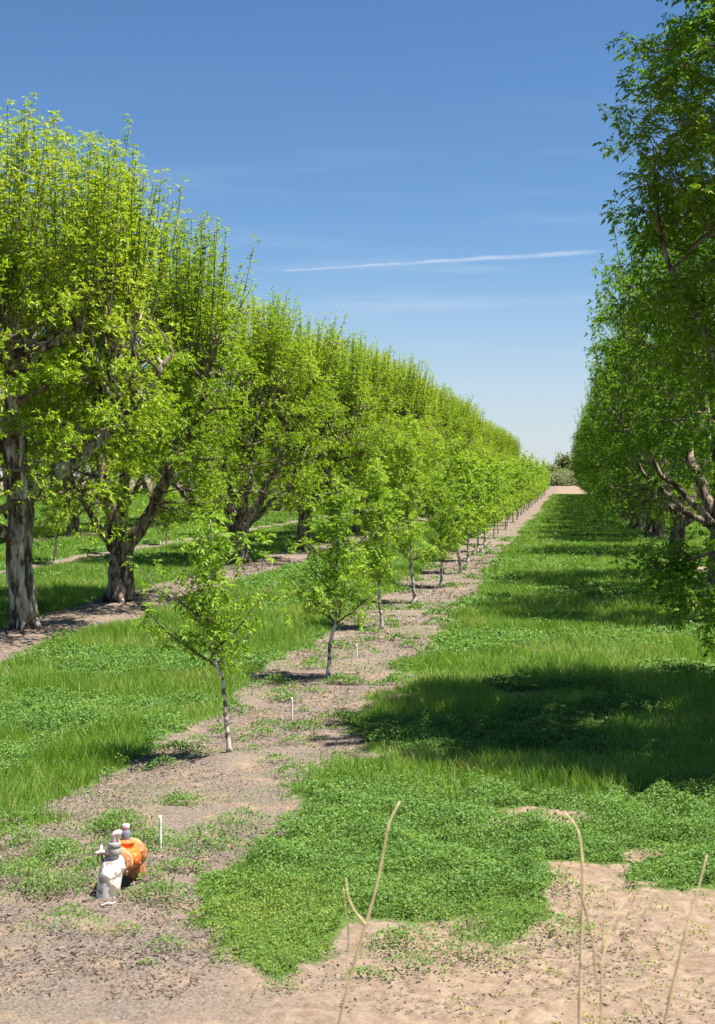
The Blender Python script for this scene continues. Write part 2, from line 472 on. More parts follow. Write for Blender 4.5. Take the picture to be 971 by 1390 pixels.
def weeds():
    # low weed tufts scattered through the bare strip and headland
    c = scatter(10.5, 90, 2.4, RG, near=16, p=1.3, xlo=-9, xhi=12)
    c = c[(soil(c[:, 0], c[:, 1]) > .5)]
    dens = vn(c[:, 0], c[:, 1], 1.6, 111)
    c = c[RG.random(len(c)) < .15 + 1.1 * dens * np.where(c[:, 0] > -2.9, .35, 1.0)]
    pts = []; H = []; S = []
    ex = [at(a, b)[:2] for a, b in ((206, 1196), (196, 1203), (202, 1150), (190, 1152), (155, 1124), (172, 1118), (230, 1090), (250, 1092), (150, 1232), (118, 1195), (240, 1180), (262, 1160), (280, 1145), (60, 1210), (35, 1180), (20, 1150), (75, 1165), (210, 1215))]
    c = np.concatenate([c, np.array(ex), np.array(ex) + RG.normal(size=(len(ex), 2)) * .1])
    dp = np.stack([(c[:, 0] - PIPE[0] - .05) / .27, (c[:, 1] - PIPE[1] + .10) / .75], -1); c = c[np.linalg.norm(dp, axis=1) > 1]
    for (x, y) in c:
        r = RG.uniform(.05, .26) * (1 + .2 * (y < 16)); m = int(170 * (r / .15) ** 1.8 * min(1, (16 / y)) ) + 6
        q = RG.normal(size=(m, 2)) * np.array([r * .8, r * .5])
        pts.append(q + (x, y)); d = np.linalg.norm(q, axis=1) / r
        H.append(np.clip(.13 * r / .15 * (1.1 - d * .55), .01, 1)); S.append(np.full(m, .024 * max(1, y / 16)))
    P = np.concatenate(pts); H = np.concatenate(H); S = np.concatenate(S) * RG.uniform(.7, 1.3, len(P))
    ground_leaves('low_weeds', P, H, S, M['clover'], 'low leafy weeds dotted over the bare sandy strip', .9)
    # sparse sprouts on the front soil
    q = scatter(10.2, 14.5, 26, RG, near=20, xlo=-1, xhi=6)
    q = np.repeat(q[soil(q[:, 0], q[:, 1]) > .5], 5, 0); q = q + RG.normal(size=q.shape) * .018
    ground_leaves('seedlings', q, np.full(len(q), .05), np.full(len(q), .022), M['clover_dry'], 'tiny seedlings sprouting from the bare front soil', 1.2)
    # thin film of green on the strip further up
    q = scatter(13, 120, 520, RG, near=18, p=1.9, xlo=-6.4, xhi=-2.8)
    v = vn(q[:, 0], q[:, 1], 1.3, 121) * .6 + vn(q[:, 0], q[:, 1], 3.2, 122) * .4
    q = q[(RG.random(len(q)) < sstep(.56, .74, v))]
    ground_leaves('short_turf', q, np.full(len(q), .05), .020 * np.maximum(1, q[:, 1] / 18), M['clover'], 'thin short turf creeping over the strip', 1.4)
weeds()

def litter():
    q = scatter(10.3, 75, 1100, RG, near=14, p=1.9, xlo=-16, xhi=9)
    s = soil(q[:, 0], q[:, 1]); v = fbm(q[:, 0], q[:, 1], 1.5, 131, 3)
    amt = np.where(q[:, 0] > -2.9, .40, 1.0) * sstep(.35, .62, v)
    q = q[(s > .4) & (RG.random(len(q)) < amt)]
    n = len(q); z = hz(q[:, 0], q[:, 1])
    C = np.stack([q[:, 0], q[:, 1], z + RG.uniform(.002, .02, n)], -1)
    th = RG.uniform(0, 2 * PI, n)
    A = np.stack([np.cos(th), np.sin(th), RG.normal(size=n) * .35], -1)
    L = RG.uniform(.02, .075, n) * np.maximum(1, q[:, 1] / 18)
    V = leaf_quads(C, A, L, L * RG.uniform(.08, .35, n), RG, .05)
    o = link('leaf_litter', quads_mesh('leaf_litter', [V]), M['litter']); o['kind'] = 'stuff'
    o['label'] = 'grey brown dead leaves and twig bits lying on the strip'
    print('litter', n)
litter()

# ------------------------------------------------------------------ old pecan trees
def env_r(z, zlo, zhi):
    t = np.clip((z - zlo) / (zhi - zlo), 0, 1)
    return .62 + .38 * np.sin(np.clip(t * 1.25 + .08, 0, 1) * PI * .62) - .22 * t ** 3

def big_tree(seed, fork=2.4, stems=4, r0=.40, RX=4.4, RY=5.3, zlo=3.0, zhi=9.4, nclump=440, mclump=31, kleaf=6,
             heads=54, shoots=6, top=12.1, leaf=.13, width=.36, limbs=None, low=0.12, pin=False, trunk_h=None, droop=.3, lowhang=(), rs=1.0):
    """returns (trunk mesh, branch mesh, crown mesh, shoots mesh) with the base at the origin"""
    rng = np.random.default_rng(seed)
    TK = Tubes(); BR = Tubes(); leavesV = []
    # trunk
    nseg = 22
    zz = np.linspace(-.15, fork, nseg)
    lean = rng.normal(size=2) * .10
    tx = lean[0] * (zz / fork) ** 1.5 + .04 * np.sin(zz * 2.3 + seed); ty = lean[1] * (zz / fork) ** 1.5 + .04 * np.cos(zz * 1.9 + seed)
    rr = r0 * (1 + .30 * np.exp(-(zz + .1) / .22)) * (1 - .10 * zz / fork)
    rr[-3:] *= np.array([1.04, 1.02, .85])
    TK.tube(np.stack([tx, ty, zz], -1), rr, 22, .10, rng)
    # root flare
    for a in rng.uniform(0, 2 * PI, 6):
        d = np.array([math.cos(a), math.sin(a), 0])
        TK.tube([d * r0 * .3 + [0, 0, .45], d * r0 * .95 + [0, 0, .18], d * r0 * 1.35 + [0, 0, .02], d * r0 * 1.9 + [0, 0, -.12]], [r0 * .3, r0 * .33, r0 * .24, r0 * .1], 8, .2, rng)
    tip = np.array([tx[-1], ty[-1], fork])
    nodes = []; nrad = []
    L = list(limbs) if limbs else []
    if not limbs:
        a0 = rng.uniform(0, 6.28)
        for k in range(stems):
            a = a0 + k * 2 * PI / stems + rng.normal() * .25
            e = rng.uniform(.42, .72)
            L.append((fork - rng.uniform(.1, .5), (math.cos(a) * RX * e, math.sin(a) * RY * e, rng.uniform(.82, .97) * zhi), r0 * rng.uniform(.48, .66)))
        for k in range(2):
            a = rng.uniform(0, 6.28)
            L.append((fork - rng.uniform(.2, .6), (math.cos(a) * RX * .85, math.sin(a) * RY * .85, rng.uniform(.5, .65) * zhi), r0 * .36))
    secs = []
    for (zs, end, rl) in L:
        s0 = np.array([tx[-1] * zs / fork, ty[-1] * zs / fork, zs]); end = np.array(end, float)
        v = end - s0
        out = np.array([v[0], v[1], 0]) * .62
        c = s0 + out + np.array([0, 0, v[2] * .38])
        P = curve(s0, end, 16, wob=.028, rng=rng, ctrl=c)
        R = rl * (1 - .78 * np.linspace(0, 1, 16) ** .8)
        TK.tube(P, R, 10, .16, rng)
        nodes += list(P[4:]); nrad += list(R[4:])
    nodes = np.array(nodes); nrad = np.array(nrad)
    def grab(t, low_bias=.55):
        d = nodes - t
        w = np.linalg.norm(d, axis=1) + low_bias * np.clip(d[:, 2] + .3, 0, 9) * 2
        return int(np.argmin(w))
    # secondary branches
    S = []
    for k in range(64):
        z = zlo + (zhi - zlo) * rng.random() ** .85
        a = rng.uniform(0, 2 * PI); f = rng.uniform(.55, .95) * env_r(z, zlo, zhi)
        S.append(np.array([math.cos(a) * RX * f, math.sin(a) * RY * f, z]))
    for h in lowhang: S.append(np.array(h, float))
    new = []; nr = []
    for t in S:
        i = grab(t)
        P = curve(nodes[i], t, 9, lift=.14, wob=.05, rng=rng)
        r = min(nrad[i] * .62, .10); R = np.linspace(r, .018, 9)
        BR.tube(P, R, 6, .15, rng); new += list(P[2:]); nr += list(R[2:])
    base_nodes = nodes.copy(); base_r = nrad.copy()
    nodes = np.concatenate([nodes, np.array(new)]); nrad = np.concatenate([nrad, nr])
    # clumps of twigs and leaves
    cl = []
    for k in range(nclump):
        u = rng.random()
        z = zlo + (zhi + .4 - zlo) * u ** .9 + rng.normal() * .25
        if rng.random() < low: z = zlo - rng.uniform(0, .9)
        a = rng.uniform(0, 2 * PI); f = (rng.uniform(.12, 1.0) ** .5 + np.clip(rng.normal() * .05, -.1, .06)) * env_r(z, zlo, zhi)
        if z < zlo + 1.5 and f < .62: continue
        cl.append([math.cos(a) * RX * f, math.sin(a) * RY * f, z])
    for h in lowhang:
        for j in range(5): cl.append(list(np.array(h) + np.clip(rng.normal(size=3), -1.5, 1.5) * [.4, .5, .2]))
    cl = np.array(cl)
    RP = []; RD = []
    for c in cl:
        i = grab(c, .3)
        P = curve(nodes[i], c, 6, lift=.08, wob=.08, rng=rng)
        r = min(nrad[i] * .7, .030)
        BR.tube(P, np.linspace(r, .008, 6), 4)
        m = max(5, int(mclump * rng.uniform(.45, 1.5)))
        rc = rng.uniform(.24, .52) * rs
        q = np.clip(rng.normal(size=(m, 3)), -1.9, 1.9) * np.array([rc, rc, rc * .62]) * .72
        q = c + q
        outd = norm(np.array([c[0], c[1], .8 + .25 * (c[2] - zlo)]))
        for j in range(min(4, m)):
            BR.tube(np.stack([c, (c + q[j]) / 2 + [0, 0, .04], q[j]]), [.009, .007, .004], 3, cap=False)
        RP.append(q); RD.append(norm(outd[None] * .7 + rng.normal(size=(m, 3)) * .6 + [0, 0, .3]))
        # leaves along the twig itself
        tt = rng.random((4, 1)); k0 = (tt * 4).astype(int).ravel()
        RP.append(P[k0 + 1] + rng.normal(size=(4, 3)) * .06); RD.append(norm(rng.normal(size=(4, 3)) * .5 + [0, 0, .6]))
    RP = np.concatenate(RP); RD = np.concatenate(RD)
    leavesV.append(rosettes(RP, RD, kleaf, leaf, width, rng, droop=droop, pin=pin))
    # erect shoots on the cut heads
    SH = Tubes(); SP = []; SD = []
    for h in range(heads):
        a = rng.uniform(0, 2 * PI); f = rng.uniform(0, 1) ** .5 * .80
        hd = np.array([math.cos(a) * RX * f, math.sin(a) * RY * f, zhi - rng.uniform(.6, 2.4) - .7 * f * f])
        i = int(np.argmin(np.linalg.norm((base_nodes - hd) * [1.3, 1.3, .6], axis=1) + .8 * np.clip(base_nodes[:, 2] - hd[2] + .4, 0, 9)))
        P = curve(base_nodes[i], hd, 8, lift=-.12, wob=.07, rng=rng)
        TK.tube(P, np.linspace(min(base_r[i] * .7, .08), .035, 8), 7, .3, rng)
        for s in range(max(2, int(rng.normal(shoots, 1.4)))):
            off = np.clip(rng.normal(size=2) * .36, -.7, .7); H = top + np.clip(rng.normal() * .30, -.8, .45) - 1.9 * (f ** 2.2) - hd[2] - 1.6 * rng.random() ** 3
            n = 9; t = np.linspace(0, 1, n)
            sp = t ** .6
            Q = np.stack([hd[0] + off[0] * sp * 1.7 + .03 * np.sin(t * 7 + s), hd[1] + off[1] * sp * 1.7 + .03 * np.cos(t * 6 + s), hd[2] - .1 + H * t], -1)
            BR.tube(Q, .017 * (1 - .8 * t) + .004, 4)
            st = rng.uniform(.08, .36); m = int((1 - st) * H / .085)
            ts = np.linspace(st, 1, m) + rng.normal(size=m) * .01
            c = np.stack([np.interp(ts, t, Q[:, k]) for k in range(3)], -1)
            SP.append(c + rng.normal(size=c.shape) * [.085, .085, .05]); SD.append(norm(rng.normal(size=c.shape) * .35 + [0, 0, 1]))
    if SP:
        SP = np.concatenate(SP); SD = np.concatenate(SD)
        leavesV.append(rosettes(SP, SD, 6, leaf * 1.0, width * 1.05, rng, spread=1.1, droop=.5, pin=False))
    return (TK.mesh('trunk'), BR.mesh('branches'), quads_mesh('crown', leavesV), None)

def plant(name, parts, mats, label, cat, loc, rz, group, scale=(1, 1, 1)):
    """first of a kind or a copy: the parts share mesh data through obj.copy()"""
    t = thing(name, label, cat, loc, rz, group, scale)
    for pn, (me, mt) in zip(('trunk', 'branches', 'crown', 'upright_shoots'), zip(parts, mats)):
        if me is None: continue
        if me.get('proto'):
            o = bpy.data.objects[me['proto']].copy(); COL.objects.link(o); o.parent = t
        else:
            o = link(pn, me, mt, t); me['proto'] = o.name
    return t

def gz(x, y): return float(hz(np.array([x]), np.array([y]))[0])
ORD = ['first', 'second', 'third', 'fourth', 'fifth', 'sixth', 'seventh', 'eighth', 'ninth', 'tenth', 'eleventh', 'twelfth']

ML = (M['bark'], M['branch'], M['leaf_left'], M['twig']); MP = (M['bark_pale'], M['branch'], M['leaf_left'], M['twig'])
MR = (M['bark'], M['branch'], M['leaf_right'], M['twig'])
A1 = big_tree(101, fork=5.0, r0=.335, limbs=[(4.8, (.3, -1.6, 8.8), .27), (4.7, (-1.8, 1.2, 8.8), .22), (3.3, (3.3, 2.2, 7.2), .24), (3.2, (1.9, 4.0, 8.6), .2),
                                           (2.2, (-1.5, -3.9, 5.6), .20), (4.4, (-3.2, -.8, 8.0), .18)], nclump=430, top=13.0, RX=3.7, RY=4.8)
A2 = big_tree(102, fork=1.5, r0=.41, limbs=[(1.3, (-.5, -3.9, 4.6), .15), (1.3, (.6, -1.4, 8.9), .27), (1.35, (-1.6, .9, 8.8), .26), (1.3, (2.2, 2.9, 8.6), .25),
                                           (1.4, (3.0, .2, 7.8), .2), (1.4, (-2.4, 3.2, 8.2), .2)])
A3 = big_tree(103, fork=1.9, stems=5, r0=.42)
A4 = big_tree(104, fork=2.3, stems=4, r0=.38)
B1 = big_tree(201, fork=2.0, stems=5, r0=.40, RX=4.6, RY=6.2, zlo=4.1, zhi=13.3, nclump=860, mclump=12, kleaf=5, heads=8, shoots=3, top=15.2, low=.03, leaf=.21, width=.40, pin=True, droop=.4,
              lowhang=[(-2.9, .3, 2.0), (-3.5, 1.2, 2.5), (-2.5, -.3, 1.6)], rs=1.15)
B2 = big_tree(202, fork=2.1, stems=5, r0=.42, RX=4.8, RY=6.2, zlo=3.4, zhi=11.2, low=.05, leaf=.15, nclump=520, mclump=20, heads=20, shoots=4, top=13.0)
B4 = big_tree(204, fork=1.9, stems=4, r0=.42, RX=4.7, RY=6.0, zlo=2.4, zhi=10.4, low=.07, leaf=.15, nclump=520, mclump=20, heads=20, shoots=4, top=13.2)
B3 = big_tree(203, fork=1.6, stems=4, r0=.40, RX=4.7, RY=6.0, zlo=2.5, zhi=10.6, low=.07, leaf=.15, nclump=520, mclump=20, heads=20, shoots=4, top=13.2)

R = random.Random(5)
# left row
spots = [at(30, 862)[1], at(163, 822)[1], at(325, 766)[1], at(413, 750)[1]]
y = spots[-1] + 9.7
while y < 296: spots.append(y); y += 9.7 + R.uniform(-.3, .3)
for i, y in enumerate(spots):
    if i == 0: lab = 'old pecan tree with pale flaking trunk at the left edge of the photo'
    elif i == 1: lab = 'old pecan tree with short thick trunk splitting low into many stems, second from left edge'
    elif i < 10: lab = '%s old pecan tree of the left row, counting from the pale trunk' % ORD[i]
    else: lab = 'old pecan tree far down the left row, its crown merged into the receding hedge'
    v = [A1, A2, A3, A4][i] if i < 4 else [A3, A4, A2][i % 3]
    rz = 0 if i < 2 else R.choice([0, PI]) + R.uniform(-.5, .5)
    s = R.uniform(.97, 1.03) if i > 1 else 1
    x = [at(30, 862)[0], at(163, 822)[0], at(325, 766)[0], at(413, 750)[0]][i] if i < 4 else -13.55 + R.uniform(-.15, .15)
    plant('pecan_tree', v, MP if i == 0 else ML, lab, 'tree', (x, y, gz(x, y)), rz, 'old pecan trees of the left row', (s, s, s * R.uniform(.98, 1.03)))
# right row
spots = [22.8, 42.0, 52.3, at(918, 753)[1], at(891, 735)[1], 95, 105]
y = 115
while y < 298: spots.append(y); y += 9.7 + R.uniform(-.4, .4)
for i, y in enumerate(spots):
    if i == 0: lab = 'nearest pecan tree of the right row, its leafy limbs filling the top right corner'
    elif i == 1: lab = 'pecan tree behind the top right corner foliage, trunk hidden past the right edge'
    elif i == 2: lab = 'pecan tree with a straight dark trunk at the right edge of the photo'
    elif i == 3: lab = 'pecan tree of the right row with a broad trunk forking low beside the shaded grass'
    elif i == 4: lab = 'pecan tree just behind the low forked trunk in the right row'
    elif i < 8: lab = '%s pecan tree of the shaded right row counting from the camera' % ORD[i]
    else: lab = 'pecan tree far down the shaded right row, its crown merged with its neighbours'
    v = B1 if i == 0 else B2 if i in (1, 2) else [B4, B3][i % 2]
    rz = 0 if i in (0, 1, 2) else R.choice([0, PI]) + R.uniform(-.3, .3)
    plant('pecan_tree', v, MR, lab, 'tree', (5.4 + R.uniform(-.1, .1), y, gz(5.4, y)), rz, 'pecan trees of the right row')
# rows further out
for X, y0, y1, g, word in ((-32.2, 68, 250, 'old pecan trees two rows to the left', 'left'), (24.2, 150, 290, 'old pecan trees two rows to the right', 'right')):
    y = y0
    while y < y1:
        v = [A3, A4, A2][R.randrange(3)] if X < 0 else [B2, B3][R.randrange(2)]
        plant('pecan_tree', v, ML if X < 0 else MR, 'old pecan tree glimpsed between trunks, in the second old row to the ' + word, 'tree', (X, y, gz(X, y)), R.choice([0, PI]) + R.uniform(-.3, .3), g)
        y += 9.8 + R.uniform(-.4, .4)

# ------------------------------------------------------------------ young pecan trees
def sapling(seed, H=4.0, r0=.045, bare=1.3, nb=11, spread=1.0, kink=None, ros=330, leaf=.17, pin=True, leanto=(0, 0), side=None, droop=.5):
    rng = np.random.default_rng(seed)
    TK = Tubes(); BR = Tubes()
    n = 22; t = np.linspace(0, 1, n); z = t * H
    w = np.cumsum(rng.normal(size=(n, 2)) * .020, 0) * H / 4
    x = leanto[0] * t + w[:, 0]; y = leanto[1] * t + w[:, 1]
    if kink is not None:
        zk, xk = zip(*kink); x = np.interp(z, zk, xk) + w[:, 0] * .4
    x -= x[0]; y -= y[0]
    z = z - .06
    Rr = r0 * (1 - .86 * t ** .8) * (1 + .5 * np.exp(-t * 40))
    TK.tube(np.stack([x, y, z], -1), Rr, 9, .16, rng)
    P = []; D = []
    axis = np.stack([x, y, z], -1)
    def along(pts, m, t0):
        tt = rng.uniform(t0, 1, m); idx = tt * (len(pts) - 1)
        return np.stack([np.interp(idx, np.arange(len(pts)), pts[:, k]) for k in range(3)], -1)
    bs = []
    for k in range(nb):
        zb = bare + (H * .9 - bare) * (k / nb) ** 1.1 + rng.uniform(0, .15)
        i = int(np.clip(zb / H * (n - 1), 0, n - 2)); p0 = axis[i]
        a = k * 2.4 + rng.uniform(-.4, .4) + seed
        ln = spread * (1.0 - .55 * (zb - bare) / (H - bare)) * rng.uniform(.65, 1.2) * H / 4 * 1.15
        e = p0 + np.array([math.cos(a) * ln * .85, math.sin(a) * ln * .85, ln * rng.uniform(.45, 1.0)])
        bs.append((p0, e, Rr[i] * .6))
    for s_ in (side or []): bs.append((axis[int(s_[0] / H * (n - 1))], axis[int(s_[0] / H * (n - 1))] + np.array(s_[1]), .022))
    per = max(6, int(ros / len(bs) * .8))
    for p0, e, r in bs:
        Q = curve(p0, e, 8, lift=-.10, wob=.04, rng=rng)
        BR.tube(Q, np.linspace(r, .006, 8), 5)
        c = along(Q, per, .28); c = c + rng.normal(size=c.shape) * [.17, .17, .13] * spread
        P.append(c); D.append(norm(rng.normal(size=c.shape) * .55 + [0, 0, .5]))
        for j in range(0, per, 3):
            q0 = Q[min(7, 2 + rng.integers(0, 6))]; BR.tube(np.stack([q0, (q0 + c[j]) / 2 + [0, 0, .02], c[j]]), [.006, .005, .003], 3, cap=False)
    c = along(axis, int(ros * .25), bare / H + .05); c = c + rng.normal(size=c.shape) * [.12, .12, .1]
    P.append(c); D.append(norm(rng.normal(size=c.shape) * .5 + [0, 0, .6]))
    P = np.concatenate(P); D = np.concatenate(D)
    P[:, 2] = np.maximum(P[:, 2], .3)
    V = rosettes(P, D, 5, leaf, .36, rng, droop=droop, pin=pin)
    return (TK.mesh('trunk'), BR.mesh('branches'), quads_mesh('crown', [V]), None)

MS = (M['sap_bark'], M['branch'], M['leaf_sap'], None)
K1 = sapling(1, 3.3, .036, 1.25, 13, .95, kink=[(0, 0), (.5, -.06), (1.1, -.10), (1.35, -.25), (1.8, -.27), (3.6, -.25)], ros=190, side=[(1.3, (-.95, -.1, .75)), (1.5, (.85, .2, 1.0)), (1.9, (-1.0, .2, .7))])
K2 = sapling(2, 4.0, .05, 1.25, 13, 1.05, kink=[(0, 0), (.7, .02), (.85, .03), (1.15, .14), (1.5, .12), (4, .16)], ros=300, side=[(1.25, (-.9, 0, .95)), (1.3, (.75, .1, .6)), (1.25, (.35, 0, 1.5))])
K3 = sapling(3, 4.4, .05, 1.2, 12, .8, ros=330)
K4 = sapling(4, 6.0, .06, 1.3, 18, .85, ros=500, side=[(1.6, (1.0, .1, .5))])
K5 = sapling(5, 4.6, .055, 1.2, 14, 1.1, ros=430)
K6 = sapling(6, 5.2, .06, 1.2, 16, 1.0, ros=470, leaf=.19, pin=False)
K7 = sapling(7, 4.8, .06, 1.1, 15, 1.1, ros=470, leaf=.19, pin=False)
pos = [at(312, 1034), at(446, 921), at(518, 856), at(561, 821), at(599, 797), at(624, 777)]
y = pos[-1][1] + 8
while y < 296: pos.append(np.array([-4.70 + R.uniform(-.12, .12), y, 0])); y += 8.0 + R.uniform(-.5, .5)
labs = ['nearest young pecan tree, crooked pale trunk leaning from a small sand mound', 'young pecan tree with a sharp crook in its dark trunk, second in the sapling row',
        'slender young pecan tree with a small low crown, third in the sapling row', 'tallest of the near young pecan trees, its straight stem standing above its neighbours',
        'fifth young pecan tree in the sapling row, with a pale limb on its left', 'sixth young pecan tree in the sapling row counting from the camera']
for i, p in enumerate(pos):
    v = [K1, K2, K3, K4, K5, K6][i] if i < 6 else [K6, K7, K6, K7, K5][i % 5]
    s = 1 if i < 5 else R.uniform(.82, 1.15) * (1.0 if i < 12 else 1.12)
    if i > 15 and R.random() < .3: s *= 1.2
    lab = labs[i] if i < 6 else ('%s young pecan tree in the sapling row counting from the camera' % ORD[i] if i < 10 else 'young pecan tree far up the sapling row, its crown overlapping its neighbours')
    plant('pecan_sapling', v, MS, lab, 'tree', (p[0], p[1], gz(p[0], p[1])), YAW if i < 5 else R.uniform(0, 6.28), 'young pecan trees lining the bare strip', (s, s, s))
for X, y0, y1, g, w in ((-22.9, 52, 260, 'young pecan trees beyond the old left row', 'left'), (14.8, 95, 260, 'young pecan trees beyond the right row', 'right')):
    y = y0
    while y < y1:
        s = R.uniform(.7, 1.05)
        plant('pecan_sapling', [K6, K7][R.randrange(2)], MS, 'young pecan tree seen beyond the old trees of the %s row' % w, 'tree', (X, y, gz(X, y)), R.uniform(0, 6.28), g, (s, s, s))
        y += 9 + R.uniform(-1, 1)

# ------------------------------------------------------------------ white marker stakes
M['stake'] = plain('weathered_white_pvc', (.78, .77, .73), .5, .4, (.55, .53, .48), 14)
def stake_mesh(h, r=.014, seed=0):
    T = Tubes(); rng = np.random.default_rng(seed)
    T.tube([[0, 0, -.1], [.002, 0, h * .5], [.0, .002, h - .03], [0, 0, h]], [r, r, r, r * .85], 8)
    return T.mesh('marker_stake')
STK = stake_mesh(.34, .017)
stakes = [(218, 1149, 'white marker stake standing in the bare soil just behind the orange irrigation valve'),
          (397, 975, 'white marker stake between the nearest young tree and the crooked second one'),
          (485, 893, 'white marker stake on the short turf right of the crooked young trunk'),
          (541, 846, 'white marker stake right of the third young tree'),
          (584, 812, 'white marker stake between the tallest near young tree and the fifth one'),
          (615, 787, 'white marker stake just beyond the fifth young tree'),
          (635, 772, None), (645, 760, None), (655, 752, None), (668, 738, None), (678, 728, None), (690, 716, None), (700, 708, None), (709, 700, None), (717, 693, None)]
proto = None
def add_stake(x, y, lab, g, s=1.0):
    global proto
    if proto is None:
        o = link('marker_stake', STK, M['stake']); proto = o
    else:
        o = proto.copy(); COL.objects.link(o)
    o.location = (x, y, gz(x, y)); o.rotation_euler = (R.uniform(-.06, .06), R.uniform(-.06, .06), R.uniform(0, 6)); o.scale = (s, s, R.uniform(.9, 1.15))
    tag(o, lab, 'stake', g)
for px, py, lab in stakes:
    p = at(px, py)
    add_stake(p[0], p[1], lab or 'small white marker stake far up the bare strip among the young trunks', 'white marker stakes along the bare strip', 1.0 if lab else 1.3)
for px, py in ((65, 768), (152, 752), (205, 744), (233, 740), (352, 722), (258, 735)):
    p = at(px, py)
    add_stake(-22.3, p[1] * 22.3 / abs(p[0]) if False else p[1], 'white marker stake on the pale strip behind the old trees of the left row', 'white marker stakes behind the left row', 1.7)

# ------------------------------------------------------------------ irrigation valve
def revolve(T, p, d, prof, k=24):
    """profile [(distance along d, radius)] turned round the axis d from p"""
    p = np.array(p, float); d = norm(np.array(d, float))
    a = norm(np.cross(d, [.13, .21, .96] if abs(d[2]) < .9 else [1, .1, 0])); b = np.cross(d, a)
    th = np.arange(k) / k * 2 * PI
    V = []; n = len(prof)
    for s, r in prof: V.append(p + d * s + a * (np.cos(th) * r)[:, None] + b * (np.sin(th) * r)[:, None])
    V = np.concatenate(V)
    i = np.arange(n - 1)[:, None] * k + np.arange(k)[None]; j = np.arange(n - 1)[:, None] * k + (np.arange(k)[None] + 1) % k
    T.V.append(V); T.Q.append(np.stack([i, j, j + k, i + k], -1).reshape(-1, 4) + T.n); T.n += n * k
def valve():
    t = thing('irrigation_valve', 'rusty orange irrigation valve with white elbow pipe and grey air vents on bare soil', 'valve', (PIPE[0], PIPE[1], gz(PIPE[0], PIPE[1])), YAW)
    # local frame: x right, y away from the camera
    mwhite = plain('chalky_white_paint', (.74, .71, .65), .75, .2, (.30, .25, .20), 11, .50, .56, .4)
    morange = plain('faded_orange_paint', (.78, .17, .02), .55, .3, (.62, .33, .20), 14, .60, .66)
    mflange = plain('rusty_flange', (.62, .30, .14), .75, .2, (.34, .13, .05), 18)
    mbolt = plain('bolt_steel', (.62, .56, .50), .5, .5, (.35, .2, .12), 30)
    mgrey = plain('grey_pvc', (.27, .27, .26), .6, .3, (.36, .34, .31), 12)
    mblue = plain('blue_grey_pvc', (.15, .18, .22), .5, .35, (.25, .26, .28), 12)
    mpink = plain('faded_pink_primer', (.72, .52, .50), .6, .3, (.80, .70, .66), 10)
    mcap = plain('purple_primer_cap', (.50, .26, .30), .6, .3, (.66, .5, .5), 22)
    miron = plain('rusty_iron', (.13, .075, .05), .8, .2, (.22, .1, .05), 20)
    def build(T, n, m, par=t): return link(n, T.mesh(n), m, par)
    r = .112
    T = Tubes()
    ax = norm(np.array([.28, .95, .02]))
    # vertical stub that bends back into the valve axis
    P = [[-.028, -.02, -.15], [-.022, -.012, 0], [-.012, -.006, .10], [-.006, -.002, .145]]
    c = np.array([-.003, 0, .155])
    for a in np.linspace(0.1, 1, 9):
        th = a * PI / 2
        P.append(c + ax * (.115 * (1 - math.cos(th))) + np.array([0, 0, .115 * math.sin(th)]))
    P.append(P[-1] + ax * .05)
    T.tube(P, [r] * len(P), 28, cap=False); elbow = build(T, 'elbow_pipe', mwhite)
    e0 = np.array(P[-1])
    T = Tubes(); revolve(T, e0 - ax * .05, ax, [(0, r), (0, r + .014), (.035, r + .014), (.035, r)]); build(T, 'coupling_ring', mflange)
    # flanges and body
    T = Tubes(); revolve(T, e0, ax, [(0, .04), (0, r + .03), (.022, r + .033), (.026, r + .03), (.034, r + .03), (.056, r + .03), (.056, .04)], 30); f1 = build(T, 'flange', mflange)
    T = Tubes(); revolve(T, e0 + ax * .056, ax, [(0, r + .005), (.02, r - .002), (.06, r + .010), (.13, r + .020), (.20, r + .010), (.24, r + .002)], 30)
    # inspection hump on top
    up = np.array([0, 0, 1.0]); bc = e0 + ax * .175
    revolve(T, bc + up * (r - .02), up, [(0, .085), (.05, .082), (.055, .09), (.072, .088), (.076, .07), (.078, .001)], 20)
    revolve(T, bc + np.array([.09, -.03, 0]), np.array([.9, -.44, 0]), [(0, .06), (.04, .058), (.046, .05), (.048, .001)], 16)
    body = build(T, 'valve_body', morange)
    f2c = e0 + ax * .296
    T = Tubes(); revolve(T, f2c, ax, [(0, .04), (0, r + .035), (.025, r + .038), (.028, r + .03), (.034, r + .038), (.06, r + .035), (.06, .03)], 30); f2 = build(T, 'flange', mflange)
    T = Tubes(); c = f2c + ax * .06
    T.tube([c - ax * .03, c + ax * .03 - up * .01, c + ax * .06 - up * .06, c + ax * .07 - up * .13, c + ax * .07 - up * .42], [r * .8] * 5, 24, cap=False); build(T, 'down_pipe', mflange)
    # bolts
    sx = norm(np.cross(ax, up)); sz = np.cross(sx, ax)
    for base, par in ((e0, f1), (f2c, f2)):
        for k in range(6):
            a = k * PI / 3 + .35; q = base + (sx * math.cos(a) + sz * math.sin(a)) * (r + .013)
            T = Tubes(); revolve(T, q - ax * .02, ax, [(0, .001), (0, .014), (.014, .014), (.014, .007), (.075, .007), (.075, .014), (.09, .014), (.09, .001)], 6); build(T, 'bolt', mbolt, par)
    for k in range(4):
        a = k * PI / 2 + .4; q = bc + up * (r + .05) + np.array([math.cos(a), math.sin(a), 0]) * .07
        T = Tubes(); revolve(T, q, up, [(0, .013), (.018, .013), (.02, .001)], 6); build(T, 'bolt', mbolt, body)
    # near air vent
    v0 = np.array([.035, .03, .345])
    T = Tubes(); revolve(T, v0 - up * .05, up, [(0, .035), (.05, .03), (.09, .028)], 16); build(T, 'vent_neck', mwhite)
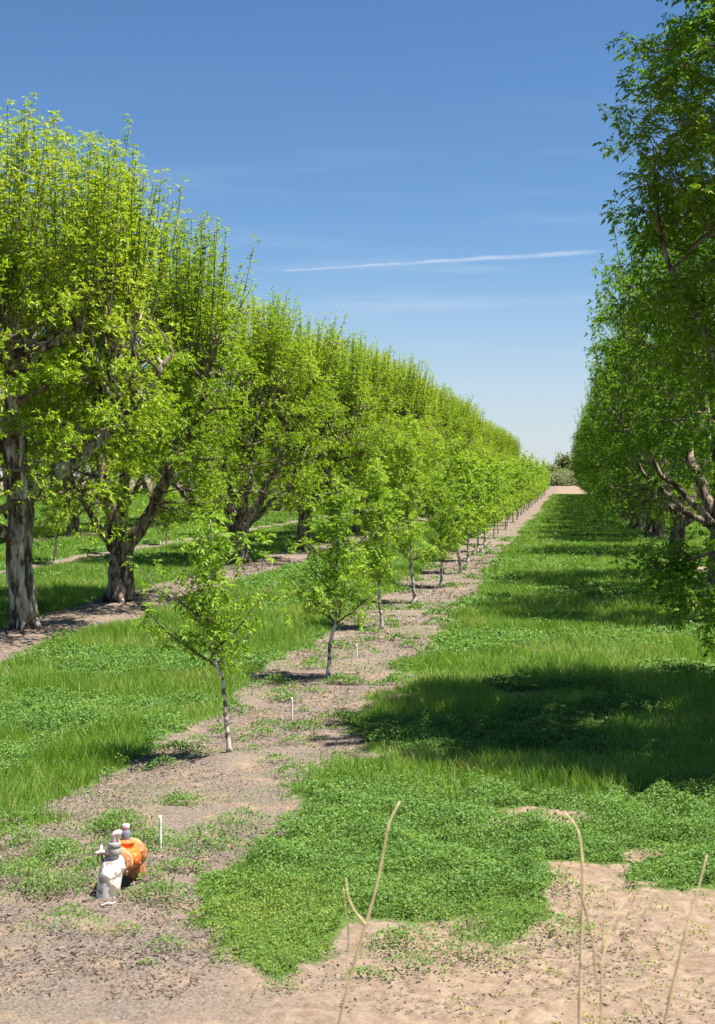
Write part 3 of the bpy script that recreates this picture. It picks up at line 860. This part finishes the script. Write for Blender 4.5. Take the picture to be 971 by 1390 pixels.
    T = Tubes(); revolve(T, v0 + up * .03, up, [(0, .001), (0, .045), (.012, .057), (.02, .060), (.075, .060), (.078, .056), (.082, .062), (.125, .062), (.13, .055), (.13, .001)], 24); vc = build(T, 'vent_cap', mgrey)
    T = Tubes(); q = v0 + up * .15
    Q = [q, q + up * .05]
    for a in np.linspace(0.15, 1, 7): Q.append(q + up * (.06 + .035 * math.sin(a * PI / 2)) + np.array([.045 * (1 - math.cos(a * PI / 2)), 0, 0]))
    Q.append(Q[-1] + np.array([.015, 0, -.008])); T.tube(Q, [.034] * (len(Q) - 1) + [.033], 16); build(T, 'vent_elbow', mpink)
    # far riser
    w0 = e0 + ax * .21 + up * r + np.array([-.015, 0, 0])
    T = Tubes(); revolve(T, w0 - up * .03, up, [(0, .03), (.06, .03)], 14); build(T, 'riser_neck', morange)
    T = Tubes(); revolve(T, w0 + up * .03, up, [(0, .001), (0, .036), (.012, .042), (.12, .043), (.124, .038), (.124, .001)], 22); rs = build(T, 'riser', mblue)
    T = Tubes(); revolve(T, w0 + up * .154, up, [(0, .036), (.0, .040), (.028, .040), (.05, .038), (.058, .025), (.06, .001)], 22); build(T, 'riser_cap', mcap, rs)
    # handle ring and pink lever on the left
    T = Tubes(); c = np.array([-.085, .03, .345]); a = np.linspace(0, 2 * PI, 15)
    T.tube([c + np.array([math.cos(k) * .042, .01 * math.sin(k), math.sin(k) * .048]) for k in a], [.007] * 15, 7, cap=False); build(T, 'handle_ring', miron)
    T = Tubes(); T.tube([c + [.03, 0, -.06], c + [.0, 0, 0.01], c + [-.01, .01, .06]], [.014, .010, .008], 7); build(T, 'lever_arm', miron)
    T = Tubes(); T.tube([c + [-.055, 0, .052], c + [-.01, 0, .066], c + [.05, 0, .062]], [.016, .021, .014], 10); T.tube([c + [-.01, 0, .06], c + [-.005, 0, .13]], [.02, .010], 9); build(T, 'lever', mpink)
    T = Tubes(); T.tube([[-.02, .03, .26], [.0, .04, .345], [-.07, .03, .28]], [.02, .018, .016], 8); build(T, 'bracket', miron)
valve()

# a bleached stick by the pipe
T = Tubes(); p = at(138, 1226)
T.tube([[0, 0, .01], [.05, .02, .03], [.10, .03, .025], [.12, .05, .035]], [.008, .010, .009, .006], 6)
o = link('broken_stick', T.mesh('broken_stick'), plain('bleached_wood', (.62, .56, .50), .8, .2)); o.location = (p[0], p[1], gz(p[0], p[1]))
tag(o, 'short bleached white stick lying in front of the white elbow pipe', 'stick')

# ------------------------------------------------------------------ dry stalks in front of the camera
M['straw'] = plain('dry_straw', (.60, .48, .27), .8, .2, (.46, .35, .18), 8)
def stalk(lines, D, lab):
    T = Tubes(); base = at(lines[0][0][0][0], lines[0][0][0][1], D)
    for pts, r in lines:
        W = np.array([at(a, b, D + k * .03) for k, (a, b) in enumerate(pts)]) - base
        # round the corners
        t = np.linspace(0, len(W) - 1, len(W) * 5)
        Q = np.stack([np.interp(t, np.arange(len(W)), W[:, k]) for k in range(3)], -1)
        for _ in range(6): Q[1:-1] = (Q[:-2] + Q[1:-1] * 2 + Q[2:]) / 4
        RR = np.linspace(r, r * .45, len(Q)); RR[3::6] *= 1.35
        T.tube(Q, RR, 7, .12, np.random.default_rng(len(Q)))
    o = link('dry_stalk', T.mesh('dry_stalk'), M['straw']); o.location = base
    tag(o, lab, 'weed stalk', 'dry straw stalks in the foreground')
stalk([([(425, 1640), (445, 1450), (482, 1300), (510, 1212), (522, 1150), (528, 1115), (543, 1088)], .006), ([(497, 1255), (480, 1235), (472, 1215), (470, 1192)], .004), ([(470, 1340), (474, 1265), (466, 1205)], .003)], 5.0, 'curved dry straw stalk with a faint side twig, left of the others in the foreground')
stalk([([(760, 1640), (786, 1450), (788, 1300), (792, 1210), (790, 1150), (784, 1122), (766, 1102)], .006), ([(789, 1215), (800, 1255), (806, 1290), (809, 1330)], .004)], 4.9, 'tall dry straw stalk with a hooked tip in front of the bare soil')
stalk([([(812, 1640), (815, 1400), (818, 1300), (820, 1250), (822, 1205)], .0045), ([(816, 1310), (826, 1265), (840, 1235), (857, 1213)], .004)], 5.0, 'short forked dry straw stalk right of the hooked tall one')
stalk([([(860, 1640), (895, 1420), (922, 1300), (938, 1240), (950, 1200), (960, 1160)], .0065)], 4.9, 'straight leaning dry straw stalk nearest the bottom right corner')

# ------------------------------------------------------------------ the far end
def bush(seed, RX, RY, RZ, n, leaf, trunk=False, clumps=40):
    rng = np.random.default_rng(seed); T = Tubes()
    zc = RZ * (1.15 if trunk else .55)
    cs = norm(rng.normal(size=(clumps, 3))) * (rng.random((clumps, 1)) ** .4) * [RX, RY, RZ * .8] * .85 + [0, 0, zc]
    cs[:, 2] = np.maximum(cs[:, 2], .3)
    for c in cs: 
        T.tube(curve([0, 0, zc * .3 if trunk else 0], c, 6, lift=.05, wob=.06, rng=rng), np.linspace(.08, .02, 6), 5)
    if trunk: T.tube([[0, 0, -.2], [.05, 0, zc * .25], [0, 0, zc * .5]], [.35, .28, .2], 9, .1, rng)
    q = np.repeat(cs, n // clumps, 0); q = q + rng.normal(size=q.shape) * [RX * .2, RY * .2, RZ * .18]
    V = rosettes(q, norm(rng.normal(size=q.shape) + [0, 0, .6]), 4, leaf, .5, rng, droop=.1)
    return (T.mesh('trunk'), None, quads_mesh('crown', [V]), None)
FT = bush(1, 4.2, 4.2, 3.6, 2600, .5, True); FT2 = bush(2, 2.6, 2.6, 3.4, 1300, .5, True, 24); FB = bush(3, 3.2, 2.6, 3.0, 2000, .32, False)
MF = (M['bark'], None, M['leaf_far'], None); MG = (M['bark'], None, M['leaf_grey'], None)
def far(px, D, v, mats, name, lab, cat, s, g=None):
    p = at(px, 700, D); plant(name, v, mats, lab, cat, (p[0], p[1], gz(p[0], p[1]) - .1), R.uniform(0, 6), g, (s, s, s))
far(747, 372, FT, MF, 'round_tree', 'round olive green tree at the far end of the orchard, left of the sky gap', 'tree', 1.0)
far(768, 380, FT2, MF, 'dark_tree', 'narrow dark tree at the far end, beside the right row', 'tree', 1.5)
for k, (px, D, s) in enumerate(((752, 352, 1.0), (759, 348, 1.25), (768, 350, 1.35), (777, 347, 1.2), (745, 350, .9), (786, 350, 1.3))):
    far(px, D, FB, MG, 'grey_shrub', 'pale grey green shrub on the tan bank where the aisle ends', 'shrub', s, 'grey green shrubs on the far bank')
for k in range(16):
    px = 560 + k * 34
    if 735 < px < 790: continue
    far(px, 365 + R.uniform(0, 20), FT, MF, 'round_tree', 'olive green tree in the distant line behind the orchard rows', 'tree', R.uniform(.7, 1.1), 'distant trees behind the orchard')

# ------------------------------------------------------------------ sky, sun, camera
SUN_EL = math.radians(68.5); SUN_AZ = math.radians(94)     # azimuth clockwise from +Y
w = bpy.data.worlds.new('World'); SC.world = w; w.use_nodes = True
nt = w.node_tree; nt.nodes.clear(); L = nt.links
out = nt.nodes.new('ShaderNodeOutputWorld'); bg = nt.nodes.new('ShaderNodeBackground'); bg.inputs[1].default_value = .052
sky = nt.nodes.new('ShaderNodeTexSky'); sky.sky_type = 'NISHITA'; sky.sun_disc = False
sky.sun_elevation = SUN_EL; sky.sun_rotation = SUN_AZ; sky.altitude = 1100; sky.air_density = 1.0; sky.dust_density = .4; sky.ozone_density = 3.5
tc = nd(nt, 'ShaderNodeTexCoord')
def dirv(px, py):
    v = at(px, py, 100.0) - np.array([0, 0, CAMZ]); return v / np.linalg.norm(v)
d0 = dirv(375, 368); d1 = dirv(823, 341)
nrm = np.cross(d0, d1); nrm /= np.linalg.norm(nrm); al = d1 - d0; Lc = np.linalg.norm(al); al /= Lc; mid = (d0 + d1) / 2
def dot(vec):
    n = nd(nt, 'ShaderNodeVectorMath', operation='DOT_PRODUCT'); n.inputs[1].default_value = tuple(vec); L.new(tc.outputs['Generated'], n.inputs[0]); return n.outputs['Value']
def mth(op, a, b=None, c=None):
    n = nd(nt, 'ShaderNodeMath', operation=op)
    for k, v in enumerate((a, b, c)):
        if v is None: continue
        if isinstance(v, (int, float)): n.inputs[k].default_value = v
        else: L.new(v, n.inputs[k])
    return n.outputs[0]
def mr(v, a, b, c, d):
    n = nd(nt, 'ShaderNodeMapRange', interpolation_type='SMOOTHSTEP'); L.new(v, n.inputs[0])
    for k, x in enumerate((a, b, c, d)): n.inputs[k + 1].default_value = x
    return n.outputs[0]
nz = nd(nt, 'ShaderNodeTexNoise'); nz.inputs['Scale'].default_value = 60; nz.inputs['Detail'].default_value = 4; L.new(tc.outputs['Generated'], nz.inputs['Vector'])
along = mth('SUBTRACT', dot(al), float(np.dot(mid, al)))
across = mth('ABSOLUTE', mth('ADD', dot(nrm), mth('MULTIPLY_ADD', nz.outputs['Fac'], .0022, -.0011)))
wd = mr(along, -Lc / 2, Lc / 2, .0011, .0021)
core = mth('SUBTRACT', 1.0, mr(mth('DIVIDE', across, wd), .2, 1.15, 0, 1))
ends = mth('MULTIPLY', mr(along, -Lc / 2 - .002, -Lc / 2 + .012, 0, 1), mr(along, Lc / 2 - .03, Lc / 2 + .004, 1, 0))
trail = mth('MULTIPLY', mth('MULTIPLY', core, ends), mr(nz.outputs['Fac'], .3, .65, .2, .36))
# thin cirrus veils
mp = nd(nt, 'ShaderNodeMapping'); mp.inputs['Scale'].default_value = (2.2, 2.2, 22); L.new(tc.outputs['Generated'], mp.inputs[0])
n2 = nd(nt, 'ShaderNodeTexNoise'); n2.inputs['Scale'].default_value = 2.4; n2.inputs['Detail'].default_value = 6; L.new(mp.outputs[0], n2.inputs['Vector'])
cir = mth('MULTIPLY', mr(n2.outputs['Fac'], .48, .78, 0, .22), mr(dot((0, 0, 1.0)), .30, .06, 0, 1))
hs = nd(nt, 'ShaderNodeHueSaturation'); hs.inputs['Saturation'].default_value = 1.17; hs.inputs['Value'].default_value = 1.08; hs.inputs['Hue'].default_value = .501; L.new(sky.outputs[0], hs.inputs['Color'])
m0 = nd(nt, 'ShaderNodeMix', data_type='RGBA'); L.new(mr(dot((0, 0, 1.0)), .17, 0, 0, .62), m0.inputs[0]); L.new(hs.outputs[0], m0.inputs[6]); m0.inputs[7].default_value = (5.0, 5.6, 6.7, 1)
m1 = nd(nt, 'ShaderNodeMix', data_type='RGBA'); L.new(mth('MAXIMUM', trail, cir), m1.inputs[0]); L.new(m0.outputs[2], m1.inputs[6]); m1.inputs[7].default_value = (8.0, 8.3, 9.0, 1)
L.new(m1.outputs[2], bg.inputs[0]); L.new(bg.outputs[0], out.inputs[0])

sd = bpy.data.lights.new('sun', 'SUN'); sd.energy = 5.0; sd.angle = math.radians(.53); sd.color = (1, .955, .88)
so = bpy.data.objects.new('sun', sd); COL.objects.link(so); so.location = (30, 0, 60)
S = Vector((math.sin(SUN_AZ) * math.cos(SUN_EL), math.cos(SUN_AZ) * math.cos(SUN_EL), math.sin(SUN_EL)))
so.rotation_euler = S.to_track_quat('Z', 'Y').to_euler()

cd = bpy.data.cameras.new('camera'); co = bpy.data.objects.new('camera', cd); COL.objects.link(co); SC.camera = co
cd.sensor_fit = 'VERTICAL'; cd.sensor_height = 36; cd.lens = 36 * F / 1390
cd.shift_y = -49.0 / 1390; cd.clip_end = 9000; cd.clip_start = .1
co.location = (0, 0, CAMZ); co.rotation_euler = (PI / 2, 0, YAW)
cd.dof.use_dof = True; cd.dof.focus_distance = 26; cd.dof.aperture_fstop = 4.0

SC.render.resolution_x = 715; SC.render.resolution_y = 1024
SC.view_settings.view_transform = 'Standard'; SC.view_settings.look = 'None'; SC.view_settings.exposure = 1.2; SC.view_settings.gamma = 1
SC.cycles.max_bounces = 6; SC.cycles.diffuse_bounces = 3; SC.cycles.transmission_bounces = 4; SC.cycles.transparent_max_bounces = 4
SC.cycles.sample_clamp_indirect = 4
